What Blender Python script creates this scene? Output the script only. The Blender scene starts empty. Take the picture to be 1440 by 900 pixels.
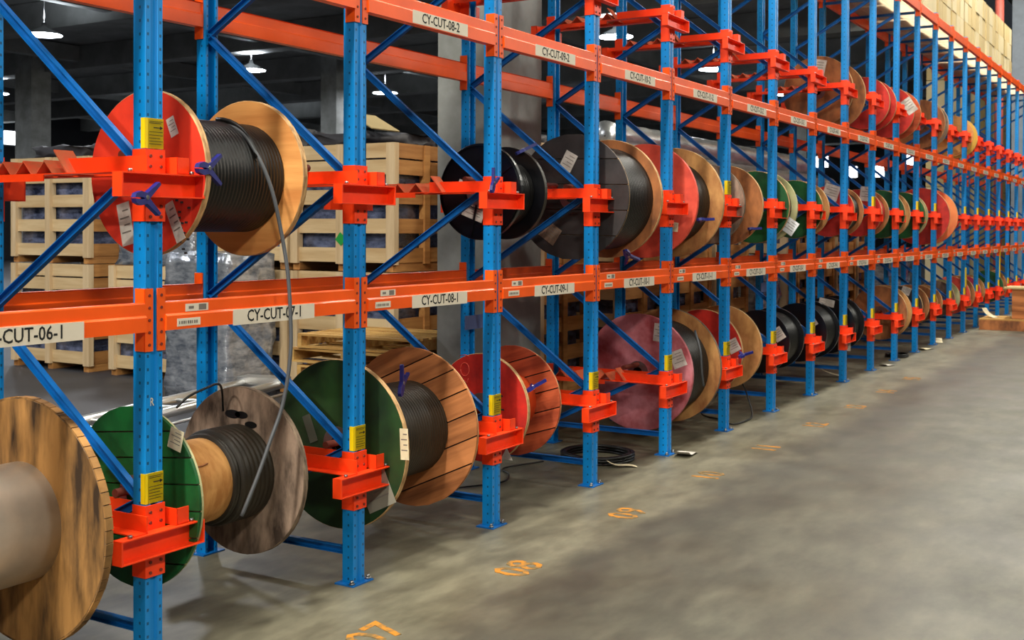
import bpy, bmesh, math, random
from mathutils import Vector, Matrix
random.seed(7)
SC = bpy.context.scene
COL = SC.collection
PI = math.pi

# ------------------------------------------------------------------ camera
F_PX, YAW, PITCH, ROLL, CY = 1624.0, .541, .0115, .004, 341.85
fw = Vector((math.cos(YAW)*math.cos(PITCH), math.sin(YAW)*math.cos(PITCH), -math.sin(PITCH)))
r_ = Vector((math.sin(YAW), -math.cos(YAW), 0)); u_ = r_.cross(fw)
RT = r_*math.cos(ROLL)+u_*math.sin(ROLL); UP = -r_*math.sin(ROLL)+u_*math.cos(ROLL)
cd = bpy.data.cameras.new('camera'); cam = bpy.data.objects.new('camera', cd); COL.objects.link(cam)
cam.matrix_world = Matrix(((RT.x, UP.x, -fw.x, 0), (RT.y, UP.y, -fw.y, 0), (RT.z, UP.z, -fw.z, 1.9), (0, 0, 0, 1)))
cd.sensor_width = 36; cd.lens = F_PX/1440*36; cd.shift_y = -(450-CY)/1440.0
cd.clip_start = .05; cd.clip_end = 300
SC.camera = cam
cd.dof.use_dof = True; cd.dof.focus_distance = 6.2; cd.dof.aperture_fstop = 5.6

# ------------------------------------------------------------------ world, exposure, large lights
w = bpy.data.worlds.new('world'); SC.world = w; w.use_nodes = True
w.node_tree.nodes['Background'].inputs[0].default_value = (.55, .62, .7, 1)
w.node_tree.nodes['Background'].inputs[1].default_value = .02
SC.view_settings.view_transform = 'Standard'; SC.view_settings.look = 'None'
SC.view_settings.exposure = 0.98; SC.view_settings.gamma = 1

def area_light(name, x, y, z, size, power, col=(1, .96, .88), rot=(0, 0, 0)):
    l = bpy.data.lights.new(name, 'AREA'); l.shape = 'DISK'; l.size = size; l.energy = power; l.color = col
    o = bpy.data.objects.new(name, l); COL.objects.link(o); o.location = (x, y, z); o.rotation_euler = rot
    return o
WARM = (1, .97, .86)
for k in range(8):                      # high-bay row above the edge of the aisle
    area_light('aisle_lamp_light', -10+6.0*k, 3.2, 10.2, .9, (1000, 620, 330, 250, 250, 270, 300, 320)[k], WARM)
for k in range(6):                      # second row, over the far side of the aisle (wide-beam lamps)
    l = bpy.data.lights.new('side_aisle_lamp_light', 'POINT'); l.energy = (1000, 950, 520, 430, 430, 430)[k]; l.shadow_soft_size = .5; l.color = WARM
    o = bpy.data.objects.new('side_aisle_lamp_light', l); COL.objects.link(o); o.location = (-13+9*k, -4.5, 8.2)

# ------------------------------------------------------------------ materials
def mat(name, col, rough=.6, metal=0., var=.15, scale=6., stretch=(1, 1, 1), col2=None, bump=0., spec=.5, contrast=(.35, .65), coat=0.):
    m = bpy.data.materials.new(name); m.use_nodes = True; nt = m.node_tree; N = nt.nodes; L = nt.links
    b = N['Principled BSDF']; b.inputs['Roughness'].default_value = rough; b.inputs['Metallic'].default_value = metal
    b.inputs['Specular IOR Level'].default_value = spec; b.inputs['Coat Weight'].default_value = coat
    c = [(v/255)**2.2 for v in col]
    c2 = [(v/255)**2.2 for v in col2] if col2 else [v*(1-var) for v in c]
    tc = N.new('ShaderNodeTexCoord'); mp = N.new('ShaderNodeMapping'); mp.inputs['Scale'].default_value = [scale*s for s in stretch]
    no = N.new('ShaderNodeTexNoise'); no.inputs['Detail'].default_value = 5; no.inputs['Roughness'].default_value = .6; no.inputs['Scale'].default_value = 1
    oi = N.new('ShaderNodeObjectInfo'); ad = N.new('ShaderNodeVectorMath'); ad.operation = 'ADD'
    mu = N.new('ShaderNodeMath'); mu.operation = 'MULTIPLY'; mu.inputs[1].default_value = 37.
    L.new(oi.outputs['Random'], mu.inputs[0]); L.new(tc.outputs['Object'], mp.inputs[0]); L.new(mp.outputs[0], ad.inputs[0]); L.new(mu.outputs[0], ad.inputs[1])
    L.new(ad.outputs[0], no.inputs['Vector'])
    cr = N.new('ShaderNodeValToRGB'); cr.color_ramp.elements[0].position = contrast[0]; cr.color_ramp.elements[1].position = contrast[1]
    cr.color_ramp.elements[0].color = (*c2, 1); cr.color_ramp.elements[1].color = (*c, 1)
    L.new(no.outputs[0], cr.inputs[0]); L.new(cr.outputs[0], b.inputs['Base Color'])
    if bump:
        bp = N.new('ShaderNodeBump'); bp.inputs['Strength'].default_value = bump; bp.inputs['Distance'].default_value = .02
        L.new(no.outputs[0], bp.inputs['Height']); L.new(bp.outputs[0], b.inputs['Normal'])
    m['ramp'] = cr.name
    return m

def wood(name, col, col2, scale=3., axis=1, rough=.75, spots=None):
    st = [14, 14, 14]; st[axis] = 1.2
    return mat(name, col, rough, 0, .3, scale, [s/3 for s in st], col2, .25, .3, (.3, .62))

def emit(name, col, s):
    m = bpy.data.materials.new(name); m.use_nodes = True; nt = m.node_tree
    nt.nodes.remove(nt.nodes['Principled BSDF']); e = nt.nodes.new('ShaderNodeEmission')
    e.inputs[0].default_value = (*col, 1); e.inputs[1].default_value = s
    nt.links.new(e.outputs[0], nt.nodes['Material Output'].inputs[0]); return m

def perforated(name, col, rough):
    """blue upright steel with its two columns of punched slots (object space)"""
    m = mat(name, col, rough, 0, .18, 5, (1, 1, .6), None, 0, .5)
    nt = m.node_tree; N = nt.nodes; L = nt.links; b = N['Principled BSDF']; ramp = N[m['ramp']]
    tc = N.new('ShaderNodeTexCoord'); sp = N.new('ShaderNodeSeparateXYZ'); L.new(tc.outputs['Object'], sp.inputs[0])
    def math_(op, a, b_=None):
        n = N.new('ShaderNodeMath'); n.operation = op
        for i, v in enumerate((a, b_)):
            if v is None: continue
            if isinstance(v, (int, float)): n.inputs[i].default_value = v
            else: L.new(v, n.inputs[i])
        return n.outputs[0]
    z = math_('FRACT', math_('DIVIDE', sp.outputs[2], .0575)); dz = math_('ABSOLUTE', math_('SUBTRACT', z, .5))
    inz = math_('LESS_THAN', dz, .11)
    ax = math_('ABSOLUTE', sp.outputs[0])
    front = math_('LESS_THAN', math_('ABSOLUTE', math_('SUBTRACT', ax, .034)), .0055)
    fy = math_('GREATER_THAN', math_('ABSOLUTE', sp.outputs[1]), .0355)
    side = math_('LESS_THAN', math_('ABSOLUTE', math_('ADD', sp.outputs[1], .004)), .0055)
    fx = math_('GREATER_THAN', ax, .0465)
    any_ = math_('MAXIMUM', math_('MULTIPLY', front, fy), math_('MULTIPLY', side, fx))
    hole = math_('MULTIPLY', inz, any_)
    mx = N.new('ShaderNodeMix'); mx.data_type = 'RGBA'; L.new(hole, mx.inputs[0]); L.new(ramp.outputs[0], mx.inputs[6])
    mx.inputs[7].default_value = (.003, .07, .18, 1); L.new(mx.outputs[2], b.inputs['Base Color'])
    return m

BLUE = perforated('blue_upright_paint', (0, 134, 212), .38)
BLUE2 = mat('blue_brace_paint', (0, 106, 186), .45, 0, .2, 8)
ORG = mat('orange_beam_paint', (255, 94, 24), .4, 0, .12, 3, (1, 1, 1))
RED = mat('orange_red_bracket_paint', (255, 68, 22), .42, 0, .15, 6)
DUSTY = mat('dusty_orange_plate', (178, 92, 58), .8, 0, .3, 20, (1, 1, 1), (205, 80, 45))
STEEL = mat('zinc_steel', (150, 150, 150), .3, .9, .2, 20)
RUSTY = mat('rusty_red_steel', (120, 52, 36), .7, .2, .3, 12)
YEL = mat('yellow_sticker', (238, 206, 10), .5, 0, .06, 10)
PAPER = mat('white_paper', (212, 206, 196), .7, 0, .1, 12, (1, 1, 1), (178, 170, 160))
CREAM = mat('cream_tag', (226, 212, 176), .7, 0, .1, 12, (1, 1, 1), (196, 180, 146))
LBL = mat('off_white_label', (222, 210, 190), .6, 0, .05, 12)
INK = mat('black_ink', (18, 16, 16), .7)
INKG = mat('grey_print', (120, 112, 104), .7)
CABLE = mat('black_cable', (20, 19, 18), .42, 0, .3, 15, spec=.5)
CABLEB = mat('brown_black_cable', (44, 38, 28), .5, 0, .3, 15)
CABLEG = mat('grey_cable', (78, 80, 84), .45)
CLAMP = mat('blue_violet_clamp', (30, 36, 112), .4, 0, .3, 20)
ALU = mat('silver_sheet', (222, 214, 202), .3, .5, .2, 4, (1, .2, 1), None, .1)
CHROME = mat('bright_aluminium', (240, 240, 238), .3, .9, .1, 4)
BPLASTIC = mat('black_plastic', (14, 16, 22), .3, 0, .3, 6, spec=.6)
W_NAT = wood('natural_plywood', (226, 160, 92), (186, 116, 60), 1.6, 1)
W_EDGE = mat('plywood_edge', (206, 164, 112), .8, 0, .3, 12, (5, 1, 1), (140, 104, 66), .2)
W_DARKEDGE = mat('weathered_edge', (132, 112, 92), .85, 0, .3, 12, (5, 1, 1), (72, 56, 44), .2)
W_BROWN = wood('brown_plank_wood', (190, 120, 72), (96, 54, 30), 1.8, 1)
W_REDPL = wood('reddish_plank_wood', (196, 92, 56), (120, 48, 30), 1.8, 1)
W_RUST = mat('stained_spool_wood', (176, 128, 74), .8, 0, .4, 2.2, (1, 3.6, .8), (58, 44, 32), .3, .3, (.34, .62))
W_GREY = mat('grey_weathered_wood', (156, 132, 114), .85, 0, .4, 3.5, (1, 2.4, .9), (66, 54, 46), .3, .3, (.34, .64))
W_BRN2 = mat('brown_weathered_wood', (178, 112, 68), .8, 0, .4, 3, (1, 2, 1), (110, 70, 48), .3, .3)
W_TAN = mat('tan_wood', (206, 150, 92), .8, 0, .3, 3, (1, 2, 1), (150, 94, 58), .2, .3)
W_PALE = mat('pale_wood', (190, 184, 140), .8, 0, .3, 3, (1, 2, 1), (150, 150, 104), .2, .3)
W_DRUM = mat('kraft_drum', (206, 150, 86), .8, 0, .25, 5, (3, 1, 1), (170, 112, 56), .2)
P_ORG = mat('orange_red_flange_paint', (226, 58, 28), .6, 0, .2, 4, (1, 1, 1), (196, 44, 24), .1)
P_RED = mat('red_flange_paint', (206, 44, 30), .6, 0, .25, 5, (1, 1, 1), (150, 30, 24), .1)
P_CORAL = mat('coral_flange_paint', (232, 88, 66), .6, 0, .2, 5, (1, 1, 1), (196, 66, 50), .1)
P_GRN = mat('green_flange_paint', (8, 92, 40), .6, 0, .3, 5, (1, 1, 1), (4, 62, 26), .15)
P_DKGRN = mat('dark_green_flange_paint', (38, 72, 30), .6, 0, .3, 3, (1, 1, 1), (22, 42, 22), .1)
P_BLK = mat('black_flange_paint', (58, 52, 52), .7, 0, .3, 4, (1, 1, 1), (36, 32, 32), .15)
P_PINK = mat('mauve_flange_paint', (200, 124, 132), .7, 0, .3, 3, (1, 1, 1), (150, 62, 66), .15, .3, (.38, .62))
P_DRUMO = mat('orange_drum', (246, 92, 36), .6)
CRATE = wood('crate_pine', (214, 186, 142), (184, 150, 106), 2, 1)
CRATEX = wood('crate_pine_shaded', (186, 132, 76), (142, 92, 50), 2, 0)  # browner pine copy, shade of the crates' side faces put into its colour
CRATEZ = wood('crate_post_pine', (214, 188, 150), (186, 156, 116), 2, 2)
PALLETW = wood('pallet_wood', (196, 156, 92), (150, 108, 58), 2, 1)
GOODS = mat('film_wrapped_goods', (112, 120, 150), .2, .1, .5, 5, (1, 1, 2), (38, 44, 62), .6, .8)
FILM = mat('stretch_film', (206, 210, 218), .16, .6, .5, 6, (1, 1, 2.5), (120, 128, 142), .6, 1., (.35, .65))
FOIL = mat('foil_duct', (214, 216, 216), .28, .85, .3, 4, (.6, 2, 2), (160, 162, 164), .12)
CARTON = mat('tan_carton', (182, 160, 112), .8, 0, .12, 2)
CARTON2 = mat('pale_carton', (192, 176, 138), .8, 0, .12, 2)
CONC = mat('column_concrete', (150, 152, 150), .9, 0, .15, 2, (1, 1, 1), (122, 124, 120), .1)
DCONC = mat('ceiling_concrete', (132, 134, 132), .95, 0, .3, 1)
DARKW = mat('dark_wall', (62, 64, 70), .9, 0, .3, .6)
TARP = mat('dark_tarp', (48, 46, 50), .6, 0, .4, 4, bump=.6)
BOARD = mat('deck_board', (236, 226, 206), .8, 0, .12, 4)
PLATEB = mat('grey_blue_plate', (88, 104, 150), .5)
LAMPE = emit('lamp_lens_glow', (.86, .93, 1), 25)
DAYL = emit('daylight_pane', (.9, .95, 1), 3.2)
PAINTMARK = mat('worn_orange_floor_paint', (178, 116, 36), .7, 0, .3, 14, (1, 1, 1), (112, 92, 58), 0, .3, (.42, .56))

# concrete aisle floor
def floor_material():
    m = bpy.data.materials.new('polished_concrete'); m.use_nodes = True; nt = m.node_tree; N = nt.nodes; L = nt.links; b = N['Principled BSDF']
    tc = N.new('ShaderNodeTexCoord')
    def noise(s, det, st=(1, 1, 1)):
        mp = N.new('ShaderNodeMapping'); mp.inputs['Scale'].default_value = st; L.new(tc.outputs['Object'], mp.inputs[0])
        n = N.new('ShaderNodeTexNoise'); n.inputs['Scale'].default_value = s; n.inputs['Detail'].default_value = det; n.inputs['Roughness'].default_value = .62
        L.new(mp.outputs[0], n.inputs['Vector']); return n.outputs[0]
    def ramp(v, a, b_, ca, cb):
        r = N.new('ShaderNodeValToRGB'); r.color_ramp.elements[0].position = a; r.color_ramp.elements[1].position = b_
        r.color_ramp.elements[0].color = (*[(q/255)**2.2 for q in ca], 1); r.color_ramp.elements[1].color = (*[(q/255)**2.2 for q in cb], 1)
        L.new(v, r.inputs[0]); return r.outputs[0]
    base = ramp(noise(2.2, 9, (.55, 1.1, 1)), .34, .62, (72, 70, 59), (98, 95, 81))
    fine = ramp(noise(5, 10, (.6, 1.3, 1)), .3, .68, (196, 194, 190), (255, 255, 252))
    mx = N.new('ShaderNodeMix'); mx.data_type = 'RGBA'; mx.blend_type = 'MULTIPLY'; mx.inputs[0].default_value = 1
    L.new(base, mx.inputs[6]); L.new(fine, mx.inputs[7])
    # tyre-worn darker lane beside the marks
    sp = N.new('ShaderNodeSeparateXYZ'); L.new(tc.outputs['Object'], sp.inputs[0])
    a = N.new('ShaderNodeMapRange'); a.interpolation_type = 'SMOOTHSTEP'; L.new(sp.outputs[1], a.inputs[0])
    a.inputs[1].default_value = 3.3; a.inputs[2].default_value = 3.0; a.inputs[3].default_value = 0; a.inputs[4].default_value = 1
    c = N.new('ShaderNodeMapRange'); c.interpolation_type = 'SMOOTHSTEP'; L.new(sp.outputs[1], c.inputs[0])
    c.inputs[1].default_value = 2.1; c.inputs[2].default_value = 2.9; c.inputs[3].default_value = .12; c.inputs[4].default_value = 1
    mm = N.new('ShaderNodeMath'); mm.operation = 'MULTIPLY'; L.new(a.outputs[0], mm.inputs[0]); L.new(c.outputs[0], mm.inputs[1])
    rr_ = N.new('ShaderNodeMapRange'); L.new(noise(2.2, 8, (.55, 1.2, 1)), rr_.inputs[0]); rr_.inputs[1].default_value = .36; rr_.inputs[2].default_value = .66; rr_.inputs[3].default_value = .15; rr_.inputs[4].default_value = .62
    nn = N.new('ShaderNodeMath'); nn.operation = 'MULTIPLY'; L.new(mm.outputs[0], nn.inputs[0]); L.new(rr_.outputs[0], nn.inputs[1])
    m2 = N.new('ShaderNodeMix'); m2.data_type = 'RGBA'; L.new(nn.outputs[0], m2.inputs[0]); L.new(mx.outputs[2], m2.inputs[6]); m2.inputs[7].default_value = (.036, .032, .026, 1)
    # paler, less trodden strip between the marks and the rack
    e = N.new('ShaderNodeMapRange'); e.interpolation_type = 'SMOOTHSTEP'; ea = N.new('ShaderNodeMath'); ea.operation = 'MULTIPLY_ADD'
    L.new(noise(1.5, 5), ea.inputs[0]); ea.inputs[1].default_value = .7; L.new(sp.outputs[1], ea.inputs[2])
    L.new(ea.outputs[0], e.inputs[0]); e.inputs[1].default_value = 3.25; e.inputs[2].default_value = 3.6
    m3 = N.new('ShaderNodeMix'); m3.data_type = 'RGBA'; m3.blend_type = 'MULTIPLY'; L.new(e.outputs[0], m3.inputs[0]); L.new(m2.outputs[2], m3.inputs[6]); m3.inputs[7].default_value = (1.72, 1.68, 1.66, 1)
    L.new(m3.outputs[2], b.inputs['Base Color'])
    rr = N.new('ShaderNodeMapRange'); L.new(noise(.8, 2), rr.inputs[0]); rr.inputs[1].default_value = .3; rr.inputs[2].default_value = .7
    rr.inputs[3].default_value = .36; rr.inputs[4].default_value = .56; L.new(rr.outputs[0], b.inputs['Roughness'])
    b.inputs['Specular IOR Level'].default_value = .45
    return m
FLOOR = floor_material()

# ------------------------------------------------------------------ mesh helpers
class MB:
    def __init__(s): s.v = []; s.f = []; s.m = []; s.sm = []
    def add(s, vs, fs, mi=0, smooth=False):
        o = len(s.v); s.v += [tuple(p) for p in vs]
        for f in fs: s.f.append([i+o for i in f]); s.m.append(mi); s.sm.append(smooth)
    def box(s, x0, x1, y0, y1, z0, z1, mi=0):
        s.add([(x0, y0, z0), (x1, y0, z0), (x1, y1, z0), (x0, y1, z0), (x0, y0, z1), (x1, y0, z1), (x1, y1, z1), (x0, y1, z1)],
              [(0, 3, 2, 1), (4, 5, 6, 7), (0, 1, 5, 4), (1, 2, 6, 5), (2, 3, 7, 6), (3, 0, 4, 7)], mi); return s
    def rbox(s, c, size, M, mi=0):
        a, b, d = [q/2 for q in size]; vs = []
        for z in (-d, d):
            for (x, y) in ((-a, -b), (a, -b), (a, b), (-a, b)): vs.append(Vector(c)+M@Vector((x, y, z)))
        s.add(vs, [(0, 3, 2, 1), (4, 5, 6, 7), (0, 1, 5, 4), (1, 2, 6, 5), (2, 3, 7, 6), (3, 0, 4, 7)], mi); return s
    def bar(s, p, q, wd, ht, mi=0, side=Vector((1, 0, 0))):
        p = Vector(p); q = Vector(q); d = (q-p).normalized(); sd = (side-d*side.dot(d)).normalized(); up = d.cross(sd)
        vs = []
        for e in (p, q):
            for (a, b) in ((-1, -1), (1, -1), (1, 1), (-1, 1)): vs.append(e+sd*(a*wd/2)+up*(b*ht/2))
        s.add(vs, [(0, 3, 2, 1), (4, 5, 6, 7), (0, 1, 5, 4), (1, 2, 6, 5), (2, 3, 7, 6), (3, 0, 4, 7)], mi); return s
    def prism(s, poly, fn, a, b, mi=0, smooth=False):
        """poly 2-D, fn(u,v,t)->xyz, extruded t from a to b"""
        n = len(poly); vs = [fn(u, v, a) for u, v in poly]+[fn(u, v, b) for u, v in poly]
        s.add(vs, [list(range(n))[::-1], [n+i for i in range(n)]], mi)
        o = len(s.v)-2*n
        for i in range(n):
            j = (i+1) % n; s.f.append([o+i, o+j, o+n+j, o+n+i]); s.m.append(mi); s.sm.append(smooth)
        return s
    def lathe(s, prof, seg=40, mi=0, smooth=True, mis=None):
        """prof list of (x, r); revolved about X"""
        o = len(s.v)
        for (x, r) in prof:
            for k in range(seg):
                a = 2*PI*k/seg; s.v.append((x, r*math.cos(a), r*math.sin(a)))
        for i in range(len(prof)-1):
            for k in range(seg):
                k2 = (k+1) % seg
                s.f.append([o+i*seg+k, o+i*seg+k2, o+(i+1)*seg+k2, o+(i+1)*seg+k]); s.m.append(mis[i] if mis else mi); s.sm.append(smooth)
        return s
    def tube(s, pts, r, seg=8, mi=0, caps=True):
        pts = [Vector(p) for p in pts]; n = len(pts); o = len(s.v); prev = None
        for i, p in enumerate(pts):
            d = (pts[min(i+1, n-1)]-pts[max(i-1, 0)]).normalized()
            if prev is None: a = d.orthogonal().normalized()
            else: a = (prev-d*prev.dot(d)).normalized()
            prev = a; b = d.cross(a)
            for k in range(seg):
                t = 2*PI*k/seg; s.v.append(tuple(p+a*(r*math.cos(t))+b*(r*math.sin(t))))
        for i in range(n-1):
            for k in range(seg):
                k2 = (k+1) % seg; s.f.append([o+i*seg+k, o+i*seg+k2, o+(i+1)*seg+k2, o+(i+1)*seg+k]); s.m.append(mi); s.sm.append(True)
        if caps:
            s.f.append([o+k for k in range(seg)][::-1]); s.m.append(mi); s.sm.append(False)
            s.f.append([o+(n-1)*seg+k for k in range(seg)]); s.m.append(mi); s.sm.append(False)
        return s
    def mesh(s, name, mats):
        me = bpy.data.meshes.new(name); me.from_pydata(s.v, [], s.f)
        if not isinstance(mats, (list, tuple)): mats = [mats]
        for m in mats: me.materials.append(m)
        me.polygons.foreach_set('material_index', s.m); me.polygons.foreach_set('use_smooth', s.sm)
        bm = bmesh.new(); bm.from_mesh(me); bmesh.ops.recalc_face_normals(bm, faces=bm.faces); bm.to_mesh(me); bm.free()
        me.update(); return me
def smooth_path(pts, n=8):
    P = [Vector(p) for p in pts]; P = [2*P[0]-P[1]]+P+[2*P[-1]-P[-2]]; out = []
    for i in range(1, len(P)-2):
        for k in range(n):
            t = k/n; a, b, c, d = P[i-1:i+3]
            out.append(.5*((2*b)+(c-a)*t+(2*a-5*b+4*c-d)*t*t+(3*b-a-3*c+d)*t**3))
    out.append(P[-2]); return out
def obj(name, me, parent=None, loc=None, rot=None, label=None, kind=None):
    o = bpy.data.objects.new(name, me); COL.objects.link(o)
    if parent is not None: o.parent = parent
    if loc is not None: o.location = loc
    if rot is not None: o.rotation_euler = rot
    if label: o['label'] = label
    if kind: o['kind'] = kind
    return o
def thing(name, label, cat, loc=(0, 0, 0), rot=(0, 0, 0), group=None, me=None):
    o = bpy.data.objects.new(name, me); COL.objects.link(o); o.location = loc; o.rotation_euler = rot
    o['label'] = label; o['category'] = cat
    if group: o['group'] = group
    return o
def struct(name, me, loc=(0, 0, 0)):
    o = obj(name, me, loc=loc); o['kind'] = 'structure'; return o
_text = {}
def text_mesh(s, size, mtl, sx=1., ext=.0006):
    k = (s, size, mtl.name, sx)
    if k in _text: return _text[k]
    cu = bpy.data.curves.new('text', 'FONT'); cu.body = s; cu.size = size; cu.extrude = ext; cu.align_x = 'CENTER'; cu.align_y = 'CENTER'
    cu.resolution_u = 2; cu.offset = size*.012
    t = bpy.data.objects.new('text', cu); me = bpy.data.meshes.new_from_object(t); bpy.data.objects.remove(t)
    for v in me.vertices: v.co.x *= sx
    me.materials.clear(); me.materials.append(mtl); _text[k] = me; return me
ORD = ['first', 'second', 'third', 'fourth', 'fifth', 'sixth', 'seventh', 'eighth', 'ninth', 'tenth', 'eleventh', 'twelfth', 'thirteenth', 'fourteenth',
       'fifteenth', 'sixteenth', 'seventeenth', 'eighteenth', 'nineteenth', 'twentieth', 'twenty-first', 'twenty-second', 'twenty-third', 'twenty-fourth']

def BAY(n): return 'leftmost cut-off bay' if n < 0 else ORD[n]+' full bay from the left'

# ------------------------------------------------------------------ setting
def sbox(name, m, *a): return struct(name, MB().box(*a).mesh(name, m))
sbox('floor', FLOOR, -26, 96, -15, 5.25, -.2, 0)
sbox('floor', mat('shade_darkened_floor', (62, 62, 66), .55, 0, .3, 1.5), -26, 96, 5.25, 62, -.2, 0)  # hall floor darkened in colour to stand in for the dim light there
sbox('wall_back', DARKW, -26, 96, 61.7, 62, 0, 13)
sbox('wall_right', DARKW, 95.7, 96, -15, 61.7, 0, 13)
sbox('wall_left', DARKW, -26, -25.7, -15, 61.7, 0, 13)
sbox('wall_front', DARKW, -25.7, 95.7, -15, -14.7, 0, 13)
sbox('ceiling', DCONC, -25.7, 95.7, -14.7, 7.5, 12, 12.2)
sbox('ceiling', DCONC, -25.7, 95.7, 7.5, 61.7, 9.0, 9.2)
for k in range(15):
    sbox('ceiling_beam', DCONC, -8.6+6.4*k, -7.9+6.4*k, 7.6, 61.6, 8.1, 8.98)
for k in range(6):
    sbox('ceiling_girder', DCONC, -20, 95, 9+9.5*k, 9.35+9.5*k, 8.35, 8.95)
SC.objects['floor'].name = 'floor'
# building columns: one near the rack, others far back in the hall
def column(x0, x1, y0, y1, z1, label):
    t = thing('concrete_column', label, 'column', ((x0+x1)/2, (y0+y1)/2, 0), me=MB().box(-(x1-x0)/2, (x1-x0)/2, -(y1-y0)/2, (y1-y0)/2, 0, z1).mesh('concrete_column', CONC))
    t['kind'] = 'structure'; return t
column(9.0, 9.8, 5.56, 6.23, 9, 'pale grey concrete column right behind the rack, between third and fourth upright')
column(29.2, 30.1, 39.6, 40.6, 8.98, 'distant grey concrete column at far left under the ceiling lamps')
column(35.7, 36.6, 29.6, 30.4, 8.98, 'distant grey column seen beside the second upright, above the crates')
column(45.6, 46.8, 13.7, 14.4, 8.98, 'distant grey column high between the seventh and eighth upright')
column(58, 58.9, 44, 45, 8.98, 'distant concrete column deep in the dark hall behind the wooden crates')

# ------------------------------------------------------------------ pallet racking
P, S0, FY, D = 1.4, 3.469, 3.92, 1.094
NF = 22
JIT = {1: .010, 2: .008, 4: -.008, 5: -.018, 6: -.03, 7: -.02, 8: -.015, 9: -.01}
def XN(n): return S0+P*n+JIT.get(n, 0)
TOP = 5.56
sec = [(-.048, .036), (-.048, -.036), (-.046, -.038), (-.020, -.038), (-.013, -.026), (.013, -.026), (.020, -.038), (.046, -.038), (.048, -.036), (.048, .036),
       (.030, .036), (.030, -.020), (-.030, -.020), (-.030, .036)]
post_me = MB().prism(sec, lambda u, v, t: (u, v, t), .008, TOP).mesh('post', BLUE)
sec_r = [(u, -v) for u, v in sec]
post_rear_me = MB().prism(sec_r, lambda u, v, t: (u, v, t), .008, TOP).mesh('post', BLUE)
b = MB().box(-.085, .085, -.07, .06, 0, .008)
plate_me = b.mesh('base_plate', BLUE2)
b = MB()
for sx in (-.068, .068):
    b.tube([(sx, -.045, .008), (sx, -.045, .032)], .009, 8); b.tube([(sx, -.045, .008), (sx, -.045, .018)], .016, 6)
bolt_me = b.mesh('anchor_bolt', STEEL)
z_front = [.72, 2.17, 3.62, 5.07]; z_rear = [.18, 1.50, 3.02, 4.46]
joints = [(D, .20)]
for i in range(4): joints += [(0, z_front[i])] + ([(D, z_rear[i+1])] if i < 3 else [])
def brace_mesh(y0, z0, y1, z1):
    b = MB(); p = Vector((0, y0, z0)); q = Vector((0, y1, z1)); d = (q-p).normalized(); up = Vector((1, 0, 0)).cross(d)
    # C channel: web and two lips
    b.bar(p, q, .004, .042); 
    for s in (-1, 1): b.bar(p+up*s*.019+Vector((-.014, 0, 0)), q+up*s*.019+Vector((-.014, 0, 0)), .026, .004)
    return b.mesh('diagonal_brace', BLUE2)
br_mes = [brace_mesh(joints[i][0]+(.02 if joints[i][0] == 0 else -.02), joints[i][1], joints[i+1][0]+(.02 if joints[i+1][0] == 0 else -.02), joints[i+1][1]) for i in range(len(joints)-1)]
hz_mes = [brace_mesh(.03, z, D-.03, z) for z in (.17, 5.34)]
# yellow load sticker wrapped over the front and left faces of a post
b = MB(); b.box(-.036, .0495, -.0405, -.039, 0, .13); b.box(-.0505, -.0475, -.0400, -.012, 0, .13); b.box(-.0505, .0495, -.0405, -.037, 0, .13)
yel_me = b.mesh('yellow_sticker', YEL)
b = MB()
b.box(-.006, .040, -.0420, -.0410, .088, .092); b.prism([(.030, .098), (.046, .090), (.030, .082)], lambda u, v, t: (u, t, v), -.0420, -.0410)
for z, x1 in ((.115, .044), (.108, .036), (.070, .044), (.056, .044), (.043, .030), (.030, .044), (.018, .036)): b.box(-.030, x1, -.0418, -.0410, z, z+.0022)
yprint_me = b.mesh('printed_arrow_and_lines', INK)
b = MB(); b.box(-.0525, -.0505, -.03, .03, 0, .4)
FRAME_OF = {}
for n in range(-1, NF):
    who = 'just outside the left edge' if n < 0 else ORD[n]+' from the left'
    t = thing('rack_frame', 'blue steel rack frame with zigzag bracing, %s' % who, 'rack frame', (XN(n), FY, 0), group='upright frames of the cable rack')
    FRAME_OF[n] = t
    obj('post', post_me, t); obj('post', post_rear_me, t, (0, D, 0))
    for y, fl in ((0, 0), (D, PI)):
        p = obj('base_plate', plate_me, t, (0, y, 0), (0, 0, fl)); obj('anchor_bolt', bolt_me, p)
    for m in br_mes: obj('diagonal_brace', m, t)
    for m in hz_mes: obj('horizontal_brace', m, t)
    ys = [.717+.0] if n >= 0 else []
    if n in (0, 5, 9, 11, 12, 14, 15, 16, 17, 18, 19, 20, 21): ys.append(2.243)
    for z in ys:
        y = obj('yellow_sticker', yel_me, t, (0, 0, z), label='yellow load sticker with a black arrow')
        obj('printed_arrow_and_lines', yprint_me, y)
    if n in (14, 17):      # taller yellow guard strip on these posts
        obj('yellow_guard_strip', MB().box(-.053, .053, -.05, -.040, 0, .36 if n == 14 else .62).mesh('yellow_guard_strip', YEL), t, (0, 0, .86 if n == 14 else .90))
obj('small_white_mark', text_mesh('R', .05, LBL, .8), FRAME_OF[0], (-.004, -.0285, 1.15), (PI/2, 0, 0))
obj('row_number_sign', MB().box(-.19, .19, -.004, .004, -.055, .055).mesh('row_number_sign', PLATEB), FRAME_OF[3], (.06, D-.06, 1.17), label='grey-blue sheet plate')
for n, zz in ((8, 1.16), (13, 1.14)):
    obj('row_number_sign', MB().box(-.22, .22, -.004, .004, -.06, .06).mesh('row_number_sign', PLATEB), FRAME_OF[n], (.1, D-.06, zz), label='grey-blue sheet plate')

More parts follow.
